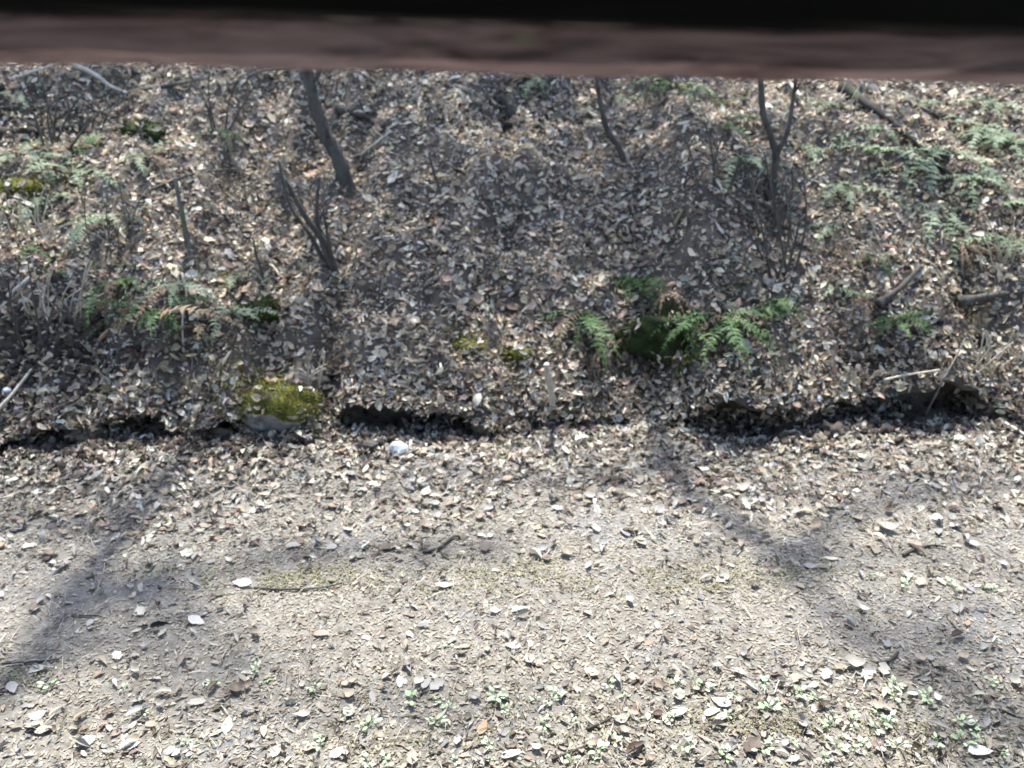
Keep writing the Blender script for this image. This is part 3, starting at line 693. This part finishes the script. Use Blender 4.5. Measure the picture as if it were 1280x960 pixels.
def mossy(px, label, r, mat, seed, cols, cnt, name='mossy_stone', cat='mossy stone', sink=.3, inner=None):
    p, nn = hit(*px); p = p - Vector((0, 0, r[2] * sink)); t = thing(name, p, label, cat)
    s = lump('stone' if inner else 'mound', (0, 0, 0), r, inner or mat, seed, t, .25 if inner else .6, 4 if cnt < 1000 else 5)
    if inner:
        m_ = lump('moss', (0, 0, r[2] * .12), (r[0] * 1.0, r[1] * 1.0, r[2] * 1.0), mat, seed, t, .34); tufts(t, m_, cnt, .016, M['litter'], cols)
    else: tufts(t, s, cnt, .018, M['litter'], cols)
    P_ = []; N_ = []; Q_ = []; K_ = []
    for i in range(cnt):
        a = random.uniform(0, 6.283); q = abs(random.gauss(0, .55)) + .75
        if vnoise(p.x * 7 + math.cos(a) * 1.7, p.y * 7 + math.sin(a) * 1.7, seed) < .4 + .25 * (q - .75): continue
        g, gn = drop(p.x + r[0] * q * math.cos(a), p.y + r[1] * q * math.sin(a)); P_.append(g - p); N_.append(gn)
    n = len(P_); cc = np.array(cols)[rng.integers(0, len(cols), n)] * rng.uniform(.6, 1.3, (n, 1))
    scatter('moss_fringe', FRAGS, np.array(P_), np.array(N_), rng.uniform(.008, .022, n), cc, rng.uniform(.2, .7, n), rng.uniform(.002, .022, n), M['litter'], None, parent=t)
    for v_ in random.sample(list(s.data.vertices), min(len(s.data.vertices), 500)):
        if v_.normal.z > .1 and len(Q_) < 14 + cnt // 25: Q_.append(v_.co + v_.normal * .012); K_.append(v_.normal)
    n = len(Q_); scatter('caught_leaf', LEAVES, np.array(Q_), np.array(K_), rng.uniform(.03, .06, n), tints(n, W_SLOPE), rng.uniform(.1, .5, n), rng.uniform(.0, .012, n), M['litter'], None, parent=t, wide=rng.uniform(.5, 1, n))
YM = [(.15, .16, .025), (.28, .25, .05), (.09, .10, .02), (.22, .19, .06)]
DM = [(.02, .034, .008), (.04, .058, .014), (.065, .07, .02), (.05, .04, .02)]
mossy((345, 512), 'yellow green mossy stone sitting on the bank edge at left', (.18, .12, .11), M['moss'], 3, YM, 1900, sink=.05, inner=M['stone'])
mossy((845, 412), 'dark green mossy mound under the ferns right of centre', (.25, .13, .13), M['moss_dark'], 8, DM, 1700, 'mossy_mound', 'mossy mound')
mossy((582, 432), 'small olive moss cushion in the middle of the slope', (.07, .05, .035), M['moss'], 12, YM, 350, 'moss_cushion', 'moss')
mossy((320, 384), 'green moss cushion below the dark seedling stem at left', (.09, .07, .05), M['moss_dark'], 15, DM + YM, 500, 'moss_cushion', 'moss')
mossy((278, 352), 'tiny bright moss cushion left of the dark seedling', (.05, .04, .03), M['moss'], 16, YM, 200, 'moss_cushion', 'moss')
mossy((178, 160), 'dark green moss cushion in the shade at upper left', (.10, .08, .05), M['moss_dark'], 18, DM, 400, 'moss_cushion', 'moss')
mossy((24, 232), 'yellow moss cushion at left edge between ferns', (.09, .06, .04), M['moss'], 19, YM, 300, 'moss_cushion', 'moss')
mossy((650, 440), 'small green moss cushion above the pale upright stalk', (.06, .05, .03), M['moss'], 22, YM + DM, 250, 'moss_cushion', 'moss')
mossy((634, 128), 'dark brown rotten stump hump under the middle of the beam', (.11, .09, .10), M['bark_dark'], 25, DM + [(.05, .04, .03), (.06, .05, .04)], 300, 'rotten_stump', 'stump', .55)
mossy((862, 446), 'tiny bright yellow green moss tuft below the ferns', (.03, .025, .025), M['moss'], 26, [(.25, .32, .05)], 120, 'moss_cushion', 'moss')
for px, r, lab, mt, sd in (
    ((498, 566), (.042, .033, .03), 'bright bluish white stone below the dark undercut left of centre', 'white', 31),
    ((515, 551), (.022, .018, .014), 'smaller grey white stone just above the bright white one', 'stone', 32),
    ((1022, 500), (.018, .014, .013), 'small round white stone above the dark undercut at right', 'white', 33),
    ((8, 490), (.022, .018, .016), 'small white stone at left edge of the slope', 'white', 34),
    ((463, 560), (.035, .03, .025), 'dark grey stone left of the bright white stone', 'bark_dark', 35)):
    p, nn = hit(*px); o = lump('stone', p + Vector((0, 0, r[2] * .5)), r, M[mt], sd, None, .45, 2, True); props(o, lab, 'stone')
clods = [((120, 545), .07, 'dark earth clod at the foot of the bank far left'), ((205, 535), .08, 'dark earth clod left of the mossy stone'), ((265, 540), .07, 'dark clod of soil just below left of mossy stone'),
                 ((1045, 540), .05, 'small dark clod below the right undercut'), ((560, 552), .05, 'small dark clod right of the white stone'), ((650, 155), .06, 'dark earth lump below the mossy stump')]
for i, (px, r, lab) in enumerate(clods):
    p, nn = hit(*px); props(lump('earth_clod', p - Vector((0, 0, r * .2)), (r * 1.25, r, r * .75), M['soil'], 40 + i, None, .9, 4), lab, 'clod')

# moss patches on the path (ground cover nobody could count)
P_ = []; N_ = []; T_ = []
for (u, v, ru, rv, k) in ((240, 718, 40, 9, 500), (330, 722, 60, 10, 800), (400, 722, 50, 10, 700), (660, 715, 60, 12, 900), (590, 735, 60, 8, 400), (880, 722, 60, 14, 900),
                          (985, 712, 30, 14, 400), (20, 850, 30, 12, 300), (1000, 912, 30, 10, 300), (930, 900, 60, 18, 400), (490, 930, 40, 16, 250), (1050, 925, 170, 30, 1500), (700, 900, 220, 36, 700), (880, 720, 160, 16, 500), (500, 722, 200, 14, 700), (300, 930, 160, 18, 250), (1180, 720, 60, 20, 150), (740, 740, 50, 8, 300)):
    for i in range(k):
        if random.random() < .15: continue
        h, nn = hit(random.gauss(u, ru * 1.0), random.gauss(v, rv * .95))
        if h is not None and vnoise(h.x * 9, h.y * 14, 95) + .35 * vnoise(h.x * 31, h.y * 40, 96) > .55: P_.append(h); N_.append(nn)
n = len(P_); cc = np.array([(.24, .228, .115), (.27, .255, .14), (.19, .19, .085), (.29, .27, .18)])[rng.integers(0, 4, n)] * rng.uniform(.8, 1.25, (n, 1))
scatter('path_moss', FRAGS, np.array(P_), np.array(N_), rng.uniform(.006, .016, n), cc, rng.uniform(.1, .5, n), rng.uniform(.002, .009, n), M['litter'], 'thin yellow moss growing in patches on the path')

# ------------------------------------------------------------------ green sprouts on the path
sprout_px = [(180, 893), (560, 808), (515, 878), (560, 888), (545, 905), (668, 875), (622, 876), (776, 897), (680, 908), (748, 940), (715, 952), (615, 955), (840, 900), (918, 876), (880, 862), (1000, 870), (1065, 905),
             (1062, 890), (1095, 890), (1215, 912), (1120, 935), (1170, 930), (1240, 855), (1160, 875), (1095, 722), (1130, 732), (1190, 735), (1240, 740), (320, 840), (155, 862), (400, 935), (460, 955), (990, 930), (905, 945), (1255, 945), (960, 890), (1030, 950), (845, 862)]
random.seed(77)
sprout_px += [(random.gauss(980, 150), random.uniform(850, 955)) for i in range(26)] + [(random.uniform(440, 800), random.uniform(870, 955)) for i in range(12)] + [(random.uniform(60, 420), random.uniform(850, 955)) for i in range(6)]
SPM = []
for k in range(4):
    mb = MB()
    for j in range(random.randint(5, 8)):
        a = random.uniform(0, 6.28); q = random.uniform(.004, .02); r = random.uniform(.008, .014); c0 = Vector((q * math.cos(a), q * math.sin(a), random.uniform(.006, .018)))
        dv = Vector((math.cos(a), math.sin(a), .25)); sd = Vector((-math.sin(a), math.cos(a), random.uniform(-.2, .2)))
        mb.tube([Vector((0, 0, -.003)), c0], .0008, 3, cap=False)
        mb.add([c0, c0 + dv * r * .5 - sd * r * .5, c0 + dv * r * 1.3 - sd * r * .35, c0 + dv * r * 1.6, c0 + dv * r * 1.3 + sd * r * .35, c0 + dv * r * .5 + sd * r * .5], [(0, 1, 2, 3), (0, 3, 4, 5)])
    me = bpy.data.meshes.new('sprout'); me.from_pydata(mb.v, [], mb.f); me.materials.append(M['sprout']); SPM.append(me)

# ------------------------------------------------------------------ the 300 largest fallen leaves, each an object
LM = [(303, 731, 'the large white leaf'), (345, 500, 'the mossy stone'), (498, 563, 'the white stone'), (557, 734, 'the round white leaf'), (200, 785, 'the black curled leaf'), (280, 860, 'the brown leaf pair'),
      (1100, 840, 'the pale cluster'), (1195, 800, 'the dark folded leaf'), (560, 680, 'the bent twig'), (1150, 690, 'the forked twig'), (40, 830, 'the bluish twig'), (690, 500, 'the upright stalk'),
      (1022, 498, 'the round white stone'), (820, 942, 'the brown folded leaf'), (750, 905, 'the brown twig'), (425, 943, 'the bottom white leaf'), (848, 893, 'the white oval leaf'), (120, 740, 'the bare grey patch'),
      (880, 720, 'the right moss patch'), (400, 722, 'the left moss patch'), (660, 715, 'the middle moss patch'), (1000, 912, 'the lower right moss')]
def where(u, v):
    l = min(LM, key=lambda m_: math.hypot(u - m_[0], (v - m_[1]) * 1.5)); dx, dy = u - l[0], v - l[1]
    if abs(dx) > abs(dy) * 1.3: r = 'left of ' if dx < 0 else 'right of '
    else: r = 'above ' if dy < 0 else 'below '
    return ('just ' if math.hypot(dx, dy) < 50 else '') + r + l[2]
BIG = []
for nm, a in (('flat', (.27, .12, .08, .1, .14, 8, 1)), ('flat', (.22, -.15, .12, -.2, .12, 8, 2)), ('curled', (.27, 1.0, .5, .4, .14, 8, 3)), ('curled', (.24, 1.2, .7, -.7, .1, 8, 4)),
              ('folded', (.27, .3, 1.05, .2, .1, 8, 5)), ('twisted', (.22, .5, .5, 1.5, .15, 8, 6)), ('ragged', (.30, .3, .25, .3, .4, 8, 7)), ('folded', (.3, -.3, .9, -.3, .15, 8, 8))):
    v, f = leaf_shape(*a); v = v.copy(); v[:, 2] -= v[:, 2].min()
    me = bpy.data.meshes.new('fallen_leaf'); mb = MB(); mb.add([Vector(p) for p in v], [tuple(int(i) for i in q) for q in f])
    e = Vector(v[0]); mb.tube([e, e + Vector((-.16, .02, .02)), e + Vector((-.3, -.01, .05))], .011, 3, cap=False)
    me.from_pydata(mb.v, [], mb.f); me.polygons.foreach_set('use_smooth', [True] * len(me.polygons)); me.materials.append(M['leaf']); BIG.append((nm, me))
COL = [('white', (.58, .57, .54)), ('cream', (.44, .42, .355)), ('pale grey', (.33, .32, .30)), ('tan', (.34, .295, .23)), ('light brown', (.26, .215, .17)), ('brown', (.17, .138, .108)), ('dark brown', (.10, .075, .058)), ('black', (.025, .022, .02)), ('orange brown', (.40, .28, .18))]
GROUPS = 'dead leaves fallen on the path and bank'
used = set()
def put_leaf(u, v, size, ci, shape, label, yaw, tilt=.12, lift=.008):
    p, nn = hit(u, v)
    o = bpy.data.objects.new('fallen_leaf', BIG[shape][1]); C.objects.link(o)
    n_ = (nn + Vector((random.gauss(0, tilt), random.gauss(0, tilt), 0))).normalized()
    t = Vector((math.cos(yaw), math.sin(yaw), 0)); t = (t - n_ * t.dot(n_)).normalized(); b_ = n_.cross(t)
    o.matrix_world = Matrix(((t.x, b_.x, n_.x, p.x + nn.x * lift), (t.y, b_.y, n_.y, p.y + nn.y * lift), (t.z, b_.z, n_.z, p.z + nn.z * lift), (0, 0, 0, 1))) @ Matrix.Scale(size, 4)
    k = random.uniform(.85, 1.15); c = COL[ci][1]; o.color = (c[0] * k, c[1] * k, c[2] * k, 1)
    props(o, label, 'leaf', GROUPS); used.add(label); return o
special = [
 (303, 731, .07, 0, 0, 'large flat white leaf lying on the path at left', 3.0), (557, 734, .05, 0, 0, 'round white leaf on the middle of the path', .2), (620, 765, .045, 1, 0, 'pale round cream leaf below the round white leaf', .3),
 (200, 786, .065, 7, 4, 'small black curled leaf standing on the path at left', .3), (267, 862, .055, 5, 4, 'brown curled leaf, left one of a standing pair', 1.3), (298, 864, .065, 5, 2, 'brown curled leaf, right one of a standing pair', .4),
 (173, 893, .07, 0, 4, 'white folded leaf near the bottom left of the path', .7), (423, 943, .05, 0, 0, 'bright white leaf near the bottom edge, left of centre', .5), (432, 945, .04, 1, 3, 'cream curled leaf at the bottom beside the white leaf', 2.0),
 (848, 893, .055, 0, 0, 'white oval leaf at lower right of centre', .2), (818, 858, .065, 4, 5, 'light brown twisted leaf above the white oval leaf', 2.8), (795, 940, .075, 6, 4, 'dark brown folded leaf at the bottom right of centre', .6), (640, 946, .06, 0, 1, 'white leaf at the bottom edge right of the sprouts', .2),
 (1067, 832, .08, 1, 2, 'long cream leaf in the pale cluster at right', -.2), (1085, 846, .05, 0, 0, 'white leaf in the pale cluster at right', .3), (1104, 870, .055, 1, 4, 'cream folded leaf below the pale cluster', 1.1), (1050, 836, .05, 3, 6, 'tan ragged leaf at the left of the pale cluster', .5),
 (1196, 798, .07, 6, 4, 'dark folded leaf standing on the path at right', .5), (1150, 826, .055, 3, 2, 'tan curled leaf beside the dark hooked twig', .3), (1225, 942, .07, 0, 1, 'long white leaf at the bottom right corner', 0), (943, 733, .05, 5, 2, 'brown curled leaf right of the right moss patch', .2),
 (1110, 664, .10, 1, 2, 'long pale curved leaf on the upper path at right', -.15), (1170, 910, .06, 2, 4, 'pale grey folded leaf among the sprouts', 2.6), (1028, 884, .06, 6, 3, 'dark brown curled leaf above the lower right moss', .1), (848, 874, .05, 1, 2, 'cream leaf just above the white oval leaf', .1),
 (775, 625, .06, 6, 4, 'dark folded leaf on the litter right of centre', .9), (125, 762, .04, 1, 4, 'cream folded leaf on the bare grey patch', 1.1), (890, 893, .055, 0, 1, 'white flat leaf right of the white oval leaf', .4), (940, 935, .07, 6, 6, 'dark ragged leaf at the bottom right', .8),
 (50, 900, .06, 0, 2, 'white curled leaf at the lower left corner', .4), (55, 915, .05, 1, 0, 'cream flat leaf at the lower left corner', .2), (165, 935, .05, 0, 0, 'white leaf on the bottom edge at left', .3), (440, 855, .06, 3, 3, 'tan curled leaf below the left moss patch', .8),
]
for s in special: put_leaf(s[0], s[1], s[2], s[3], s[4], s[5], s[6], .1, .010)
def yawname(a):
    q = int(((a % (2 * math.pi)) + math.pi / 4) // (math.pi / 2)) % 4
    return ('pointing right', 'pointing away', 'pointing left', 'pointing towards the viewer')[q]
cnt = len(special); tries = 0
CW = [1.1, 4, 5, 3.6, 1.8, 1.0, .7, .05, .12]
while cnt < 296 and tries < 6000:
    tries += 1
    u = random.uniform(-5, 1285)
    v = random.choice([random.uniform(820, 955), random.uniform(820, 955), random.uniform(560, 690), random.uniform(680, 830)])
    p, nn = hit(u, v)
    if p is None or nn.z < .6: continue
    ci = random.choices(range(9), CW)[0]; sh = random.randrange(8); yw = random.uniform(0, 2 * math.pi)
    sz = random.uniform(.032, .062) if v > 700 else random.uniform(.045, .075)
    lab = f"{'large' if sz > .06 else 'small' if sz < .044 else 'medium'} {COL[ci][0]} {BIG[sh][0]} leaf {yawname(yw)}, {where(u, v)}"
    if lab in used: continue
    put_leaf(u, v, sz, ci, sh, lab, yw, .18, .009); cnt += 1
for i, (u, v) in enumerate(sprout_px):
    p, nn = hit(u, v); o = bpy.data.objects.new('sprout', SPM[i % 4]); C.objects.link(o); o.location = p + Vector((0, 0, .004)); o.rotation_euler[2] = random.uniform(0, 6.28)
    s = random.uniform(.45, 1.1); o.scale = (s, s, s)
    lab = 'low pale green sprout ' + where(u, v); k = 0
    while lab in used:
        k += 1; lab = ('tuft of tiny green leaves ', 'green seedling cluster ', 'spreading green sprout ', 'little leafy weed ', 'pale weed sprig ', 'tiny rosette of green ', 'clump of small green weeds ', 'pale leafy tuft ', 'thin green seedling ', 'small bright weed ', 'spindly pale sprout ', 'green weed patch ')[k - 1] + where(u, v)
        if k > 11: break
    used.add(lab); props(o, lab, 'sprout', 'green sprouts on the path')

# ------------------------------------------------------------------ bare trees up the slope; their shadows fall down over the bank and path
def shade_tree(label, trunk, branches, name='bare_tree'):
    base = Vector(trunk[0][0]); t = thing(name, base, label, 'tree')
    kids = [add_stem(t, 'trunk', trunk[0], trunk[1], trunk[2], M['bark'], 10, .08, 6)]
    for pts, r0, r1 in branches: kids.append(add_stem(t, 'branch', pts, r0, r1, M['bark'], 6, .1, 5))
    for c in kids: c.matrix_parent_inverse = Matrix.Translation(-base)
    return t
LIFT = 1.95
def lift_px(u, v, t):
    return hit(u, v)[0] + SUN * t * LIFT
def up_from_ground(p, side=0.0):
    g = drop(p.x + side, p.y)[0]; return [g - Vector((0, 0, .1)), g.lerp(p, .5) + Vector((.05, .05, 0))]
a1, a2, a3, a4 = lift_px(255, 555, 6.0), lift_px(170, 650, 6.9), lift_px(90, 745, 7.6), lift_px(-20, 870, 8.6)
a5 = lift_px(-330, 880, 8.6)
shade_tree('tall bare tree rising from the slope beyond the left edge of the view', (up_from_ground(a5, -1.3) + [a5, a5 + Vector((-.3, .3, 2.5))], .14, .05),
  [([a5, a4, a3, a2, a1, a1 + Vector((.4, .3, .8))], .10, .03), ([a2, lift_px(60, 660, 7.6), lift_px(-60, 640, 8.2)], .04, .015), ([a3, lift_px(240, 760, 8.2), lift_px(330, 850, 9)], .05, .015),
   ([a3, lift_px(330, 705, 9.5), lift_px(480, 690, 10.2), lift_px(640, 678, 11)], .05, .03), ([a4, lift_px(130, 800, 8.8), lift_px(260, 790, 9.2)], .05, .02),
   ([a2, lift_px(120, 610, 7.4), lift_px(60, 560, 7.8)], .04, .015)])
LIFT = 2.05
c1, c2, c3, c4 = lift_px(835, 575, 6.0), lift_px(925, 655, 6.8), lift_px(990, 712, 7.3), lift_px(1110, 812, 8.2)
shade_tree('bare forked tree rising from the slope behind the beam at right', (up_from_ground(c1, 0.35) + [c1, c2, c3, c4, c4 + Vector((.5, .2, 1.5))], .062, .028),
  [([c3, lift_px(1040, 655, 7.6), lift_px(1120, 625, 8.0), lift_px(1300, 595, 8.8)], .05, .025), ([c2, lift_px(880, 690, 7.4), lift_px(800, 740, 8.2)], .02, .01), ([c1, lift_px(780, 600, 6.6), lift_px(560, 600, 7.4), lift_px(430, 620, 8.2)], .035, .015),
   ([c3, lift_px(1180, 690, 8.0), lift_px(1290, 720, 8.6)], .022, .012)])
def shade_leaves(t, spots, count, t0, t1, size, parent_at, base_col):  # leaves added along sun rays to shade chosen spots on the ground
    P_ = []; tot = sum(q[2] * q[3] * q[4] for q in spots)
    for (u, v, ru, rv, k) in spots:
        for i in range(int(count * ru * rv * k / tot)):
            h = hit(random.gauss(u, ru * .6), random.gauss(v, rv * .6))[0]
            if h is not None: P_.append(h + SUN * random.uniform(t0, t1))
    P_ = np.array(P_); n = len(P_)
    o = scatter('shade_crown', LEAVES, P_, np.tile(np.array(SUN), (n, 1)), rng.uniform(*size, n), np.tile(np.array([base_col]), (n, 1)) * rng.uniform(.7, 1.4, (n, 1)), rng.uniform(.1, .9, n), np.zeros(n), M['litter'], None, parent=t)
    o.matrix_parent_inverse = Matrix.Translation(-t.location)
lt = [o for o in bpy.data.objects if o.name.startswith('bare_tree') and not o.parent]
lt.sort(key=lambda o: o.location.x)
shade_leaves(lt[0], [(90, 660, 150, 50, 1.0), (260, 840, 120, 40, .9), (470, 690, 190, 18, 1.0), (520, 885, 150, 28, .6), (160, 770, 120, 60, .7), (40, 600, 80, 30, .6), (330, 610, 170, 22, .7)], 620, 15, 21, (.05, .1), None, (.10, .15, .06))  # unseen leaves added for diffuse shade on the left of the path
shade_leaves(lt[1], [(900, 590, 160, 28, .8), (1180, 610, 130, 22, .8), (1150, 800, 140, 60, .5), (1240, 920, 80, 60, .8), (760, 610, 60, 14, .6)], 480, 15, 20, (.05, .1), None, (.10, .15, .06))  # unseen leaves added to mottle the right of the path with shade
# unseen evergreen upslope: leaves set along sun rays to shape shade on the bank
SHADE = [(620, 200, 300, 130, 1.0), (560, 350, 260, 90, .8), (860, 330, 160, 110, .9), (110, 120, 170, 40, 1.5), (300, 110, 90, 30, 1.0), (420, 130, 110, 70, .8), (820, 150, 130, 80, .8), (60, 430, 130, 70, .7), (330, 440, 130, 50, .6), (880, 250, 120, 80, .8), (480, 480, 110, 30, .6), (1110, 430, 70, 40, .6), (1150, 260, 60, 35, .5), (930, 200, 60, 60, .5)]
P_ = []; tot = sum(q[2] * q[3] * q[4] for q in SHADE)
for (u, v, ru, rv, k) in SHADE:
    for i in range(int(4300 * ru * rv * k / tot)):
        h = hit(random.gauss(u, ru * .55), random.gauss(v, rv * .55))[0]
        if h is not None and h.z > .05: P_.append(h + SUN * random.uniform(5.5, 8.5))
P_ = np.array(P_); n = len(P_); Nn = np.tile(np.array(SUN), (n, 1))
ctr = Vector(P_.mean(0)); g = drop(ctr.x + .3, ctr.y + 1.2)[0]; t = thing('evergreen_tree', g, 'unseen evergreen tree on the upper slope, leaves placed to shade the middle of the bank', 'tree')
tr = [g - Vector((0, 0, .1)), g + Vector((0, .1, 2)), Vector((ctr.x + .1, ctr.y + .6, ctr.z - .5)), Vector((ctr.x, ctr.y + .5, ctr.z + .3))]
kids = [add_stem(t, 'trunk', tr, .09, .03, M['bark_dark'], 10, .08, 6)]
for i in range(16):
    e = Vector(P_[rng.integers(0, n)]); s_ = tr[2].lerp(tr[1], random.uniform(0, .6)); kids.append(add_stem(t, 'branch', [s_, s_.lerp(e, .5) + Vector((0, 0, .15)), e], .03, .008, M['bark_dark'], 5, .1, 4))
kids.append(scatter('shade_crown', LEAVES, P_, Nn, rng.uniform(.06, .12, n), np.tile(np.array([[.05, .085, .03]]), (n, 1)) * rng.uniform(.7, 1.4, (n, 1)), rng.uniform(.1, .6, n), np.zeros(n), M['litter'], None, parent=t))
for c in kids: c.matrix_parent_inverse = Matrix.Translation(-g)
